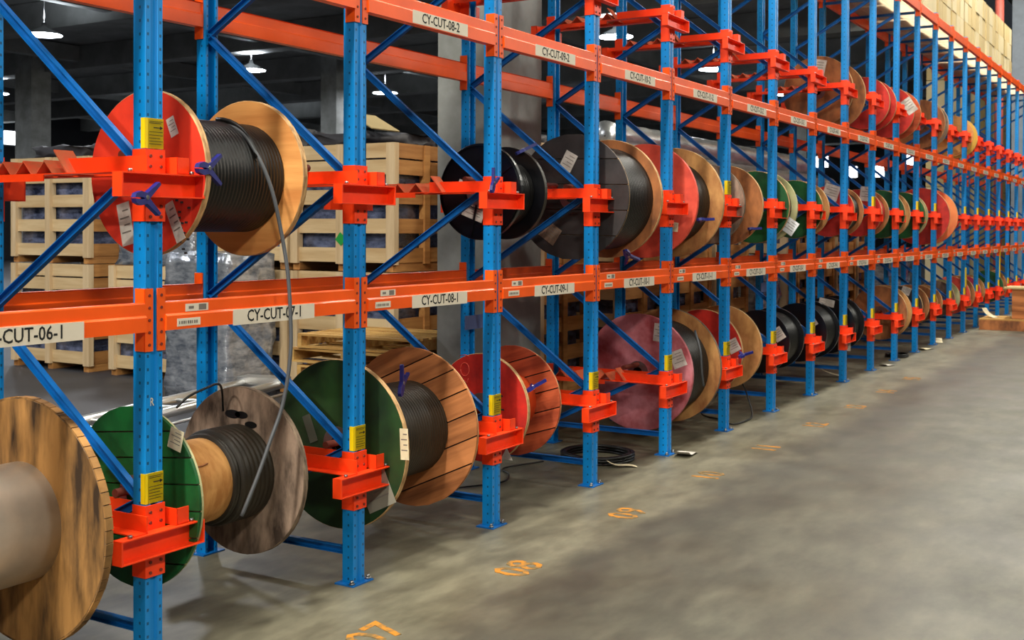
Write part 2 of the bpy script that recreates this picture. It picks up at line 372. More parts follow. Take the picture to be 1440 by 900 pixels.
# beams
def beam_mesh(L, h, back=False):
    y = -.055
    pr = [(y+.012, h), (0, h), (0, 0), (y, 0), (y, h*.50), (y+.009, h*.50+.009), (y+.009, h-.005)]
    if back: pr = [(-v-.0, z) for v, z in pr]+[]
    b = MB().prism(pr, lambda u, v, t: (t, u, v), 0, L)
    return b.mesh('box_beam', ORG)
def back_beam_mesh(L, h):
    pr = [(-.052, h), (0, h), (0, 0), (-.052, 0), (-.052, h*.50), (-.044, h*.50+.008), (-.044, h-.005)]
    return MB().prism(pr, lambda u, v, t: (t, u, v), 0, L).mesh('box_beam', ORG)
def conn_mesh(s, front=1):
    """L end plate hugging the post corner; s=+1: at the right side of a post (left end of its beam)"""
    b = MB(); h = .27; f = -1 if front else 1
    ya, yb = sorted((f*.039, f*.046)); b.box(*sorted((s*.012, s*.056)), ya, yb, 0, h)
    ya, yb = sorted((f*.046, -f*.018)); b.box(*sorted((s*.049, s*.056)), ya, yb, 0, h)
    return b.mesh('end_connector', ORG)
def rivet_mesh(s, front=1):
    b = MB(); f = -1 if front else 1
    for k in range(5): b.tube([(s*.033, f*.046, .028+.053*k), (s*.033, f*.049, .028+.053*k)], .007, 8)
    return b.mesh('connector_rivets', mat_rivet)
mat_rivet = mat('dark_rivet_slot', (120, 44, 30), .6)
CM = {(s, f): conn_mesh(s, f) for s in (1, -1) for f in (1, 0)}
RM = {(s, f): rivet_mesh(s, f) for s in (1, -1) for f in (1, 0)}
LEVELS = [(1.372, 1.457, .124, 1, 'lower'), (3.001, 3.068, .140, 2, 'middle'), (5.275, 5.350, .150, 3, 'top')]
label_me = MB().box(-.285, .285, -.0012, 0, -.037, .037).mesh('location_label', LBL)
small_me = MB().box(-.068, .068, -.0012, 0, -.017, .017).mesh('small_sticker', LBL)
b = MB(); 
for k in range(9): b.box(-.058+.0125*k, -.052+.0125*k+(.003 if k % 3 else 0), -.0018, -.001, -.008, .006)
smallp_me = b.mesh('sticker_print', INKG)
b = MB(); b.box(.01, .055, -.0018, -.001, -.013, .013); b.box(-.05, -.02, -.0018, -.001, -.006, .006)
smallq_me = b.mesh('sticker_print', INKG)
_bm = {}
for n in range(-1, NF-1):
    L = XN(n+1)-XN(n)-.108
    bay = ('bay CY-CUT-%02d' % (7+n))
    for (zc, zb, h, lv, nm) in LEVELS:
        for front in (1, 0):
            y = FY if front else FY+D
            t = thing('rack_beam', 'orange steel %s beam, %s row, %s' % (nm, 'front' if front else 'back', BAY(n)), 'beam', (XN(n), y, zc),
                      group='orange beams of the cable rack')
            key = (round(L, 3), h, front)
            if key not in _bm: _bm[key] = beam_mesh(L, h) if front else back_beam_mesh(L, h)
            bm_ = obj('box_beam', _bm[key], t, (.054, 0, zb-zc) if front else (.054, .03, zb-zc))
            c1 = obj('end_connector', CM[(1, front)], t); c2 = obj('end_connector', CM[(-1, front)], t, (XN(n+1)-XN(n), 0, 0))
            if n < 9:
                obj('rivet_row', RM[(1, front)], c1, kind='stuff'); obj('rivet_row', RM[(-1, front)], c2, kind='stuff')
            if front and lv < 3:
                lab = obj('location_label', label_me, t, (.738 if lv == 1 else .735, -.0555, zb-zc+(h*.25)), label='off-white location label with black lettering')
                if lv == 2: lab.location.z = zb-zc+.042
                obj('lettering', text_mesh('CY-CUT-%02d-%d' % (7+n, lv), .078, INK, .86), lab, (.0, -.0014, 0), (PI/2, 0, 0))
            if front and lv == 1 and n >= 0:
                s1 = obj('small_sticker', small_me, t, (.238, -.047, zb-zc+.092)); obj('sticker_print', smallq_me, s1)
                s2 = obj('small_sticker', small_me, t, (.182, -.0555, zb-zc+.030)); obj('sticker_print', smallp_me, s2)

# spool-carrying cross brackets on the frames
def sleeve_mesh():
    b = MB(); b.box(-.054, .054, -.046, -.041, -.205, .105); b.box(-.054, -.0495, -.041, .036, -.205, .105); b.box(.0495, .054, -.041, .036, -.205, .105)
    return b.mesh('sleeve', RED)
sleeve_me = sleeve_mesh()
b = MB()
for x in (-.028, .030):
    for z in (.03, .075, -.185, -.14): b.tube([(x, -.046, z), (x, -.051, z)], .0075, 6)
sbolt_me = b.mesh('sleeve_bolts', mat_rivet)
def channel_mesh():
    b = MB(); y0, y1 = -.105, -.047
    b.box(-.23, .23, y1-.006, y1, -.103, 0); b.box(-.23, .23, y0, y1, -.006, 0); b.box(-.23, .23, y0, y1, -.103, -.097)
    b.box(-.23, -.222, y0, y1, -.103, 0); b.box(.222, .23, y0, y1, -.103, 0)
    return b.mesh('channel', RED)
channel_me = channel_mesh()
b = MB()
for x in (-.17, .17): b.tube([(x, -.085, .002), (x, -.085, .014)], .011, 6)
cbolt_me = b.mesh('channel_bolts', STEEL)
y0, y1 = -.090, D+.090
b = MB(); b.box(-.086, -.080, y0, .43, .001, .074); b.box(-.150, -.080, y0, y1, .001, .006); b.box(-.150, -.144, .5, y1, -.028, .001)
railL_me = b.mesh('left_rail', RED)
b = MB(); b.box(.080, .086, y0, y1, .001, .074); b.box(.080, .150, y0, y1, .001, .006); b.box(.080, .150, y0, y0+.006, .001, .074)
railR_me = b.mesh('right_rail', RED)
def notch(b, y):
    w = .058; hh = .060
    b.prism([(y-w, .007), (y, .007+hh), (y+w, .007), (y+w-.006, .007), (y, hh), (y-w+.006, .007)], lambda u, v, t: (t, u, v), -.145, .078)
notches = []
for k in range(4):
    b = MB(); notch(b, .50+.145*k); notches.append(b.mesh('notch_plate', DUSTY))
b = MB()
for k in range(4): notch(b, .50+.145*k)
notch_all = b.mesh('notch_row', DUSTY)
b = MB(); M = Matrix.Rotation(math.radians(50), 3, 'X'); b.rbox((-.085, .385, .058), (.10, .135, .006), M)
stop_me = b.mesh('tilted_stop_plate', DUSTY)
BR = [(.605, 'lower', -1), (2.135, 'upper', -1), (3.695, 'top', 0)]
for n in range(-1, NF):
    for (z, nm, _) in BR:
        t = thing('spool_bracket', 'red-orange %s spool bracket across the rack frame %s' % (nm, 'beyond the left edge' if n < 0 else ORD[n]+' from left'), 'bracket',
                  (XN(n), FY, z), group='spool brackets bolted to the frames')
        a = obj('sleeve', sleeve_me, t); c = obj('sleeve', sleeve_me, t, (0, D, 0), (0, 0, PI))
        e = obj('channel', channel_me, t); obj('channel', channel_me, t, (0, D, 0), (0, 0, PI))
        if n < 8:
            obj('sleeve_bolts', sbolt_me, a, kind='stuff'); obj('channel_bolts', cbolt_me, e, kind='stuff')
        obj('left_rail', railL_me, t); obj('right_rail', railR_me, t)
        if n < 9:
            for m in notches: obj('notch_plate', m, t)
        else: obj('notch_row', notch_all, t)
        obj('tilted_stop_plate', stop_me, t, (0, random.uniform(-.05, .08), 0), label='dusty tilted orange plate')

# ------------------------------------------------------------------ cable spools
def disc_part(x0, x1, R, rh, mo, mi_, me_, name='flange', seg=56):
    """flange disc between x0<x1 with a bore; outer (-X) face mo, edge me_, inner (+X) face mi_"""
    b = MB(); b.lathe([(x0, rh), (x0, R-.003), (x0+.003, R), (x1-.003, R), (x1, R-.003), (x1, rh), (x0, rh)], seg, smooth=False, mis=[0, 1, 1, 1, 2, 1])
    return b.mesh(name, [mo, me_, mi_])
def plank_slices(x0, x1, R, ang, count, m, parent, lab=None, gap=.008):
    """round flange face made of straight boards"""
    ca, sa = math.cos(ang), math.sin(ang)
    for k in range(count):
        a = -R+2*R*k/count+gap/2; c = -R+2*R*(k+1)/count-gap/2
        pts = []; N = 7
        for i in range(N):
            v = a+(c-a)*i/(N-1); pts.append((math.sqrt(max(R*R-v*v, 0)), v))
        for i in range(N):
            v = c-(c-a)*i/(N-1); pts.append((-math.sqrt(max(R*R-v*v, 0)), v))
        pts = [p for i, p in enumerate(pts) if i == 0 or (abs(p[0]-pts[i-1][0])+abs(p[1]-pts[i-1][1])) > 1e-4]
        dx = random.uniform(-.0015, .0015)
        b = MB().prism(pts, lambda u, v, t: (t, u, v), x0+dx, x1)
        o = obj('plank', b.mesh('plank', m), parent, rot=(ang, 0, 0))
def winding(x0, x1, r, rc, m, name='cable_winding'):
    n = max(2, int((x1-x0)/(2*rc))); prof = [(x0, .05)]
    for k in range(n):
        xc = x0+(k+.5)*(x1-x0)/n; w_ = (x1-x0)/n/2
        for a in (-.9, -.5, 0, .5, .9): prof.append((xc+a*w_, r-rc*.45+rc*.45*math.sqrt(1-a*a)))
    prof.append((x1, .05)); return MB().lathe(prof, 48).mesh(name, m)
Z = {'A': .685, 'B': 2.155, 'C': 3.715}
SPOOLS = {}
def spool(key, lvl, xl, xr, Rl, Rr, label, L, R, drum=(.2, W_DRUM), wind=None, y=4.18, edgeL=None, edgeR=None, planksL=0, planksR=0, angL=.3, angR=.4, z=None, extra=None, tl=.034, rim=True):
    """xl = left face of the left flange, xr = left face of the right flange"""
    z = z or Z[lvl]; W = xr-xl
    y0 = y
    t = thing('cable_spool', label, 'cable spool', (xl, y, z), group='cable spools in the rack'); SPOOLS[key] = t
    edgeL = edgeL or W_EDGE; edgeR = edgeR or W_EDGE; inn = W_TAN
    if L:
        if planksL:
            f = obj('flange', disc_part(.016, tl, Rl-.004, .085, W_DARKEDGE, inn, edgeL), t); plank_slices(0, .0155, Rl, angL, planksL, L, f)
        else: f = obj('flange', disc_part(0, tl, Rl, .085, L, inn, edgeL), t)
        b = MB().lathe([(-.006, .045), (-.006, .10), (.0, .10)], 24, smooth=False); obj('hub_ring', b.mesh('hub_ring', STEEL), f)
    if R:
        if planksR:
            f = obj('flange', disc_part(W+.016, W+tl, Rr-.004, .085, P_BLK, inn, edgeR), t); plank_slices(W, W+.0155, Rr, angR, planksR, R, f)
        else: f = obj('flange', disc_part(W, W+tl, Rr, .085, R, inn, edgeR), t)
    obj('drum', MB().lathe([(tl-.004, .08), (tl-.004, drum[0]), (W+.004, drum[0]), (W+.004, .08)], 48, mis=[0, 0, 0]).mesh('drum', drum[1]), t)
    if wind:
        for (a, c, r, m, rc) in wind: obj('cable_winding', winding(a, c, r, rc, m), t)
    # steel shaft it hangs on
    n = int(math.floor((xl-S0)/P+.001)); xa = XN(n)+.075; xb = XN(n+1)-.075
    sz = {'A': .605, 'B': 2.135, 'C': 3.695}[lvl]+.074+.021
    thing('spool_shaft', 'rusty steel shaft under the spool in the %s row, %s' % ({'A': 'lower', 'B': 'middle', 'C': 'top'}[lvl], BAY(n)), 'shaft', (xa, y, sz), me=MB().tube([(0, 0, 0), (xb-xa, 0, 0)], .02, 12).mesh('spool_shaft', RUSTY), group='shafts carrying the spools')
    return t
def tag_on(key, Y, Zz, w_, h_, rot=0, m=None, x=-.002, name='paper_tag', label=None, print_=True, bend=0):
    t = SPOOLS[key]; m = m or PAPER; sc = t.location.y/4.18; Y *= sc; Zz = 1.9+(Zz-1.9)*sc
    b = MB(); b.box(-.0008, .0008, -w_/2, w_/2, -h_/2, h_/2)
    o = obj(name, b.mesh(name, m), t, (x, Y-t.location.y, Zz-t.location.z), (rot, 0, bend), label=label)
    if print_:
        b = MB()
        for k in range(4): b.box(-.0016, -.0009, -w_*.36, w_*(.36 if k % 2 else .1), h_*(.3-.17*k), h_*(.3-.17*k)+h_*.035)
        obj('print_lines', b.mesh('print_lines', INKG), o)
    return o

# lower row
spool('A-1', 'A', 2.30, 3.04, .50, .507, 'large stained wooden cable spool with a silver drum, cut off at left edge', W_RUST, W_RUST, (.245, ALU), edgeR=W_DARKEDGE, z=.69)
b = MB(); random.seed(3)
for k in range(64):
    a = 2*PI*k/64; rr = .507
    b.rbox((.74+.017, (rr+.001)*math.cos(a), (rr+.001)*math.sin(a)), (.034, .046, .006*random.uniform(.3, 1.3)+.002), Matrix.Rotation(a-PI/2, 3, 'X'))
obj('splintered_rim', b.mesh('splintered_rim', W_RUST), SPOOLS['A-1'], kind='stuff')
spool('A0', 'A', 3.655, 4.335, .417, .427, 'green plank spool with bare kraft drum and grey weathered right flange', P_GRN, W_GREY, (.205, W_DRUM),
      [(.46, .678, .240, CABLEB, .014), (.42, .46, .224, CABLEB, .012)], planksL=7, angL=-.10, edgeL=W_PALE, edgeR=W_DARKEDGE, z=.665, y=4.22)
tag_on('A0', 3.892, .968, .085, .095, .25, CREAM, x=-.02, label='cream cardboard tag with a black tick')
b = MB()
for (dy, dz, s) in ((0, 0, .03), (-.075, .0, .024), (-.11, -.06, .022)): b.lathe([(0, .001), (0, s), (.002, s)], 16, smooth=False); 
hb = MB()
for (dy, dz, s) in ((.05, .285, .036), (-.01, .285, .03), (-.075, .24, .028)):
    hb.add([(.677, dy+s*1.5*math.cos(2*PI*k/14), dz+s*.62*math.sin(2*PI*k/14)) for k in range(14)], [list(range(14))])
obj('torn_hole', hb.mesh('torn_hole', CABLE), SPOOLS['A0'], label='dark torn holes high on the inner face')
arc = smooth_path([(.28, .03, .37), (.33, .0, .42), (.42, -.03, .455), (.52, 0, .46), (.60, .05, .42), (.66, .1, .30)])
obj('loose_cable_end', MB().tube(arc, .006, 8).mesh('loose_cable_end', CABLE), SPOOLS['A0'])
obj('drum_seam', MB().tube(smooth_path([(.06, -.17, .118), (.12, -.172, .114), (.18, -.169, .120), (.24, -.172, .115), (.29, -.17, .121)]), .004, 6).mesh('drum_seam', W_BRN2), SPOOLS['A0'])
spool('A1', 'A', 5.06, 5.75, .477, .487, 'dark green cable spool with brown plank right flange', P_DKGRN, W_BROWN, (.2, W_DRUM), [(.034, .69, .285, CABLEB, .012)], planksR=7, angR=-.42, edgeL=W_EDGE, z=.69)
tag_on('A1', 3.715, .735, .055, .17, -.05, CREAM, label='cream paper strip'); tag_on('A1', 3.90, .46, .20, .20, -.45, mat('grey_board', (140, 134, 120), .8), x=-.004, label='grey cardboard sheet'); tag_on('A1', 4.38, .76, .06, .16, -.4, mat('green_strip', (74, 78, 66), .7), x=-.004, print_=False)
spool('A2', 'A', 6.56, 6.96, .366, .387, 'red cable spool with orange drum and reddish plank right flange', P_RED, W_REDPL, (.20, P_DRUMO), [(.034, .13, .24, P_DRUMO, .02)], planksR=6, angR=-.3, edgeL=W_EDGE, z=.70)
obj('triangle_sticker', MB().prism([(-.045, -.035), (.045, -.035), (0, .045)], lambda u, v, t: (t, u, v), -.003, -.0005).mesh('triangle_sticker', PAPER), SPOOLS['A2'], (0, 3.975-4.18, .405-.70))
b = MB(); b.tube([(-.002, .035*math.cos(2*PI*k/20), .045*math.sin(2*PI*k/20)) for k in range(21)], .003, 5); b.tube([(-.002, .04, .09), (-.002, 0, .10), (-.002, -.035, .09)], .003, 5); b.tube([(-.002, .02, -.07), (-.002, -.02, -.09), (-.002, -.03, -.06)], .003, 5)
obj('chalk_mark', b.mesh('chalk_mark', P_CORAL), SPOOLS['A2'], (0, .13, .25))
b = MB()
for (yy, zz) in ((-.13, .13), (-.12, .05), (-.10, .02), (-.16, .09), (-.14, -.02), (-.11, -.06), (-.17, .0), (-.15, -.09), (-.10, .16)): b.box(-.002, 0, yy-.012, yy+.012, zz-.006, zz+.006)
obj('stencil_marks', b.mesh('stencil_marks', P_BLK), SPOOLS['A2'], kind='stuff')
spool('A4', 'A', 9.44, 10.09, .523, .536, 'mauve-pink cable spool with tan right flange, fifth bay', P_PINK, W_TAN, (.25, W_DRUM), [(.034, .63, .43, CABLE, .014)], edgeL=P_PINK, edgeR=W_DARKEDGE, z=.63, y=4.35)
tag_on('A4', 3.81, .815, .13, .15, -.4, PAPER); tag_on('A4', 3.99, 1.03, .09, .16, .1, PAPER)
spool('A5', 'A', 10.79, 11.34, .42, .43, 'red spool with yellow-tan right flange beside the mauve one', P_RED, W_TAN, (.19, W_DRUM), [(.034, .2, .26, CABLEB, .014)], edgeL=W_EDGE, z=.70, y=4.28)
tag_on('A5', 3.86, .80, .12, .13, -.5, PAPER)
spool('A6', 'A', 12.2, 12.71, .345, .345, 'black cable spool in the lower row, seventh bay', BPLASTIC, BPLASTIC, (.2, BPLASTIC), [(.034, .51, .3, CABLE, .014)], edgeL=BPLASTIC, edgeR=BPLASTIC, z=.69)
tag_on('A6', 3.96, .78, .12, .14, -.6, PAPER)
spool('A7', 'A', 13.6, 14.14, .352, .352, 'black cable spool in the lower row, eighth bay', BPLASTIC, BPLASTIC, (.2, BPLASTIC), [(.034, .54, .31, CABLE, .014)], edgeL=BPLASTIC, edgeR=BPLASTIC)
tag_on('A7', 4.0, .80, .12, .08, -.6, PAPER); 
spool('A8', 'A', 14.84, 15.29, .362, .362, 'black cable spool in the lower row, ninth bay', BPLASTIC, BPLASTIC, (.2, BPLASTIC), [(.034, .45, .31, CABLE, .014)], edgeL=BPLASTIC, edgeR=BPLASTIC)
tag_on('A8', 4.18, .98, .2, .09, .2, PAPER); tag_on('A8', 3.95, .45, .16, .16, 0, PAPER)
spool('A10', 'A', 17.65, 17.95, .406, .405, 'brown wooden cable spool in the lower row, eleventh bay', W_BRN2, W_TAN, (.2, W_DRUM), [(.034, .30, .3, CABLE, .014)], edgeL=W_EDGE, z=.68)
spool('A11', 'A', 19.06, 19.56, .34, .34, 'dark cable spool in the lower row, twelfth bay', P_BLK, W_BRN2, (.2, W_DRUM), [(.034, .5, .26, CABLE, .014)])
tag_on('A11', 4.1, .95, .14, .12, .4, PAPER)
spool('A12', 'A', 20.43, 20.83, .308, .308, 'small brown spool in the lower row, thirteenth bay', W_BRN2, W_TAN, (.16, W_DRUM), [(.034, .4, .24, CABLE, .014)], z=.67)
spool('A13', 'A', 21.86, 22.36, .33, .33, 'grey-green spool in the lower row, fourteenth bay', W_GREY, W_PALE, (.16, W_DRUM), [(.034, .5, .25, CABLE, .014)])
spool('A14', 'A', 23.26, 23.76, .36, .36, 'orange-brown spool in the lower row, fifteenth bay', P_CORAL, W_BRN2, (.16, W_DRUM), [(.034, .5, .28, CABLE, .014)])
spool('A15', 'A', 24.66, 25.16, .33, .33, 'pink-red spool in the lower row, sixteenth bay', mat('pink_flange_paint', (196, 52, 92), .6), W_TAN, (.16, W_DRUM), [(.034, .5, .25, CABLE, .014)])
spool('A17', 'A', 27.46, 27.96, .36, .36, 'green spool in the lower row, eighteenth bay', P_GRN, W_BRN2, (.16, W_DRUM), [(.034, .5, .25, CABLE, .014)])

# middle row
spool('B0', 'B', 3.69, 4.32, .382, .393, 'orange-red cable spool with natural plywood right flange, middle row', P_ORG, W_NAT, (.2, W_DRUM), [(.034, .63, .272, CABLE, .011)], edgeR=W_EDGE)
tag_on('B0', 4.317, 1.92, .085, .20, -.22, PAPER, label='printed spool sheet, top corner bent'); tag_on('B0', 3.994, 1.93, .06, .19, -.45, PAPER); tag_on('B0', 4.01, 2.36, .05, .09, -.4, PAPER)
b = MB(); random.seed(9)
for k in range(16): 
    yy = -.24+random.uniform(-.04, .05); zz = -.06-.02*k+random.uniform(-.01, .01); b.box(-.002, 0, yy-.008, yy+.010, zz-.004, zz+.005)
obj('stencil_marks', b.mesh('stencil_marks', P_BLK), SPOOLS['B0'], kind='stuff')
tail = [(4.13, 4.20, 2.425), (4.12, 4.02, 2.375), (4.13, 3.915, 2.26), (4.17, 3.86, 2.10), (4.205, 3.83, 1.90), (4.22, 3.80, 1.70), (4.225, 3.785, 1.50), (4.22, 3.78, 1.29), (4.19, 3.80, 1.06), (4.12, 3.82, .88), (4.05, 3.84, .71), (3.985, 3.87, .55)]
tl = [Vector(p)-SPOOLS['B0'].location for p in tail]
obj('cable_tail', MB().tube(smooth_path(tl), .0095, 10).mesh('cable_tail', CABLEG), SPOOLS['B0'], label='dark cable end hanging down to the row below')
ring = [(4.13-3.69, .283*math.cos(a), .283*math.sin(a)) for a in [PI*.50-PI*.5*k/10 for k in range(11)]]
obj('cable_turn', MB().tube([(p[0], -p[1]*.0+0+(-.283*math.sin(PI*.5*k/10-PI/2+PI/2)), .283*math.cos(PI*.5*k/10)) for k, p in enumerate(ring)][:9], .011, 8).mesh('cable_turn', CABLE), SPOOLS['B0'])
spool('B2', 'B', 6.53, 6.86, .325, .322, 'black plastic spool with ribbed flanges, middle row', BPLASTIC, BPLASTIC, (.15, BPLASTIC), [(.034, .33, .235, CABLE, .012)], edgeL=BPLASTIC, edgeR=CABLEB)
b = MB()
for k in range(8):
    a = 2*PI*k/8+.2; b.rbox((-.006, .2*math.cos(a), .2*math.sin(a)), (.012, .22, .012), Matrix.Rotation(a, 3, 'X'))
for rr in (.315, .12): b.lathe([(-.012, rr-.008), (-.012, rr), (0, rr), (0, rr-.008)], 40, smooth=False)
obj('flange_ribs', b.mesh('flange_ribs', BPLASTIC), SPOOLS['B2'])
tag_on('B2', 4.302, 2.194, .10, .07, .35, PAPER); tag_on('B2', 4.225, 2.02, .17, .10, .35, PAPER); tag_on('B2', 4.03, 2.215, .045, .14, .1, CREAM, x=.2)
spool('B3', 'B', 7.84, 8.46, .484, .481, 'charcoal plank spool with brown right flange, middle row', P_BLK, W_BRN2, (.25, W_DRUM), [(.034, .62, .41, CABLE, .014)], planksL=5, angL=0.02, edgeL=W_EDGE)
tag_on('B3', 4.208, 2.425, .11, .15, .5, PAPER, label='white paper tag'); tag_on('B3', 4.36, 1.88, .16, .14, .6, W_GREY, x=-.012, label='brown cardboard tag on a string')
spool('B4', 'B', 9.40, 10.02, .506, .509, 'coral-red cable spool with tan right flange, fifth bay, middle row', P_CORAL, W_TAN, (.25, W_DRUM), [(.034, .62, .38, CABLE, .014)], edgeL=P_CORAL, z=2.161, y=4.28)
tag_on('B4', 3.90, 1.93, .08, .08, .1, CREAM)
spool('B5', 'B', 10.63, 11.12, .39, .405, 'grey-brown weathered spool, sixth bay, middle row', W_GREY, W_BRN2, (.22, W_DRUM), [(.034, .30, .30, CABLEB, .014)], edgeL=W_DARKEDGE)
spool('B6', 'B', 12.02, 12.29, .39, .391, 'green spool with pale wood right flange, seventh bay', P_GRN, W_PALE, (.22, W_DRUM), [(.034, .27, .33, CABLE, .014)], edgeR=W_PALE)
tag_on('B6', 3.86, 1.95, .15, .16, .6, mat('bright_paper', (236, 240, 244), .6), x=.24)
spool('B7', 'B', 13.42, 13.70, .345, .342, 'green spool with tan right flange, eighth bay', P_GRN, W_TAN, (.2, W_DRUM), [(.034, .28, .28, CABLE, .014)])
spool('B8', 'B', 14.9, 15.34, .33, .33, 'red spool with brown right flange, ninth bay', P_RED, W_BRN2, (.2, W_DRUM), [(.034, .44, .28, CABLE, .014)])
tag_on('B8', 4.15, 2.40, .2, .2, .3, PAPER)
spool('B9', 'B', 16.35, 16.76, .331, .331, 'red spool with reddish-brown right flange, tenth bay', P_RED, W_BRN2, (.2, W_DRUM), [(.034, .41, .28, P_RED, .014)])
tag_on('B9', 4.06, 2.42, .18, .2, .1, PAPER)
spool('B10', 'B', 17.65, 17.99, .362, .362, 'green spool with light tan right flange, eleventh bay', P_GRN, W_TAN, (.2, W_DRUM), [(.034, .34, .3, CABLE, .014)])
spool('B11', 'B', 19.04, 19.23, .373, .373, 'green spool with cream right flange, twelfth bay', P_GRN, W_PALE, (.2, W_DRUM), [(.034, .19, .3, CABLE, .014)])
spool('B12', 'B', 20.45, 21.17, .487, .487, 'big red spool with orange-tan right flange, thirteenth bay', P_RED, mat('orange_tan_flange', (236, 142, 84), .7, 0, .3, 2, (1, 2, 1), (226, 92, 56)), (.25, W_DRUM), [(.034, .72, .34, P_RED, .014)])
# top row
spool('C7', 'C', 14.95, 15.57, .46, .46, 'brown wooden spool with white sheet, top row, ninth bay', W_BRN2, W_BRN2, (.2, W_DRUM), [(.034, .62, .3, CABLEB, .014)], y=4.35)
tag_on('C7', 4.178, 3.95, .2, .2, .2, PAPER)
spool('C9', 'C', 16.6, 17.0, .37, .37, 'red spool, top row, tenth bay', P_RED, P_RED, (.2, W_DRUM), [(.034, .40, .3, P_RED, .014)])
spool('C10', 'C', 18.1, 18.56, .389, .389, 'dull red spool, top row, eleventh bay', P_RED, W_REDPL, (.2, W_DRUM), [(.034, .46, .3, P_RED, .014)])
tag_on('C10', 3.87, 3.80, .16, .24, -.6, PAPER)
spool('C11', 'C', 20.35, 20.65, .416, .416, 'grey-brown spool, top row, thirteenth bay', W_BRN2, W_GREY, (.2, W_DRUM), [(.034, .30, .3, CABLE, .014)])
spool('C13', 'C', 23.2, 23.71, .394, .394, 'yellowish wooden spool, top row, fifteenth bay', W_NAT, mat('golden_flange', (214, 170, 70), .7, 0, .2, 3), (.2, W_DRUM), [(.034, .51, .3, W_NAT, .014)])
# loose cable hanging to the floor under the yellow-tan spool
loop = smooth_path([(11.13, 4.2, .42), (11.22, 4.40, .16), (11.15, 4.42, .02), (10.95, 4.15, .014), (10.74, 3.95, .014), (10.98, 3.90, .014), (11.28, 3.93, .03), (11.42, 4.02, .18), (11.35, 4.10, .45), (11.24, 4.14, .80)])
thing('hanging_cable', 'thin black cable looping down to the floor below the tan spool', 'cable', me=MB().tube(loop, .008, 8).mesh('hanging_cable', CABLE))
g = smooth_path([Vector(p)-SPOOLS['A4'].location for p in ((9.74, 3.93, 1.0), (9.70, 3.86, .82), (9.71, 3.85, .64), (9.78, 3.86, .50))])
obj('cable_tail', MB().tube(g, .011, 8).mesh('cable_tail', CABLEG), SPOOLS['A4'], label='short grey cable end')
g = smooth_path([(7.0, 4.7, .01), (7.35, 4.50, .012), (7.62, 4.6, .012), (7.8, 4.75, .012), (8.2, 4.62, .012)])
thing('loose_cable', 'thin dark cable lying on the floor beside the cable coil', 'cable', me=MB().tube(g, .007, 8).mesh('loose_cable', CABLE))

# spring clamps
def clamp(loc, rz, label, s=1., roll=0., open_=.34):
    t = thing('spring_clamp', label, 'clamp', loc, group='blue spring clamps'); t.rotation_euler = (roll, 0, rz); t.scale = (s, s, s)
    for q, sg in enumerate((1, -1)):
        pr = [(-.085, sg*.002), (-.075, sg*.020), (-.04, sg*.030), (-.0, sg*.022), (.05, sg*.050), (.088, sg*.072), (.098, sg*.060), (.055, sg*.028), (.01, sg*-.006), (-.03, sg*.004)]
        b = MB().prism(pr, lambda u, v, tt: (u, tt, v), -.011, .011); obj('handle', b.mesh('handle', CLAMP), t)
    obj('spring_pivot', MB().tube([(0, -.014, .004), (0, .014, .004)], .010, 12).mesh('spring_pivot', STEEL), t)
    return t
clamp((3.70, 3.80, 2.165), .2, 'blue spring clamp on the rim of the orange-red spool', 1.0, 0)
clamp((3.34, 3.79, 2.025), .25, 'blue spring clamp under the first upper bracket', 1.0, .0)
t = clamp((6.10, 3.80, 2.19), 0, 'dark blue spring clamp on the bracket before the black plastic spool', .85); t.rotation_euler = (0, -1.0, .2)
t = clamp((5.33, 3.93, 1.02), 0, 'blue spring clamp standing on the rim of the dark green spool', .95); t.rotation_euler = (0, -1.05, .3)
t = clamp((6.70, 3.86, .845), 0, 'blue spring clamp on the rim of the red spool, lower row', .95); t.rotation_euler = (1.2, -.25, 0)
t = clamp((8.23, 3.88, 1.70), 0, 'blue spring clamp at the foot of the charcoal spool', .95); t.rotation_euler = (1.2, .6, 0)
t = clamp((9.38, 3.72, 1.993), 0, 'blue spring clamp between flanges of the coral-red spool', 1.05); t.rotation_euler = (1.4, .05, 0)
t = clamp((11.05, 3.86, 1.918), 0, 'blue spring clamp on the grey-brown spool, sixth bay', 1); t.rotation_euler = (1.4, .05, 0)
t = clamp((10.53, 3.76, .72), 0, 'dark blue spring clamp on the red spool beside the sixth upright', 1); t.rotation_euler = (1.5, -.2, 0)
t = clamp((6.90, 4.06, 2.45), 0, 'navy spring clamp on top of the black plastic spool', 1); t.rotation_euler = (1.2, -.3, 0)

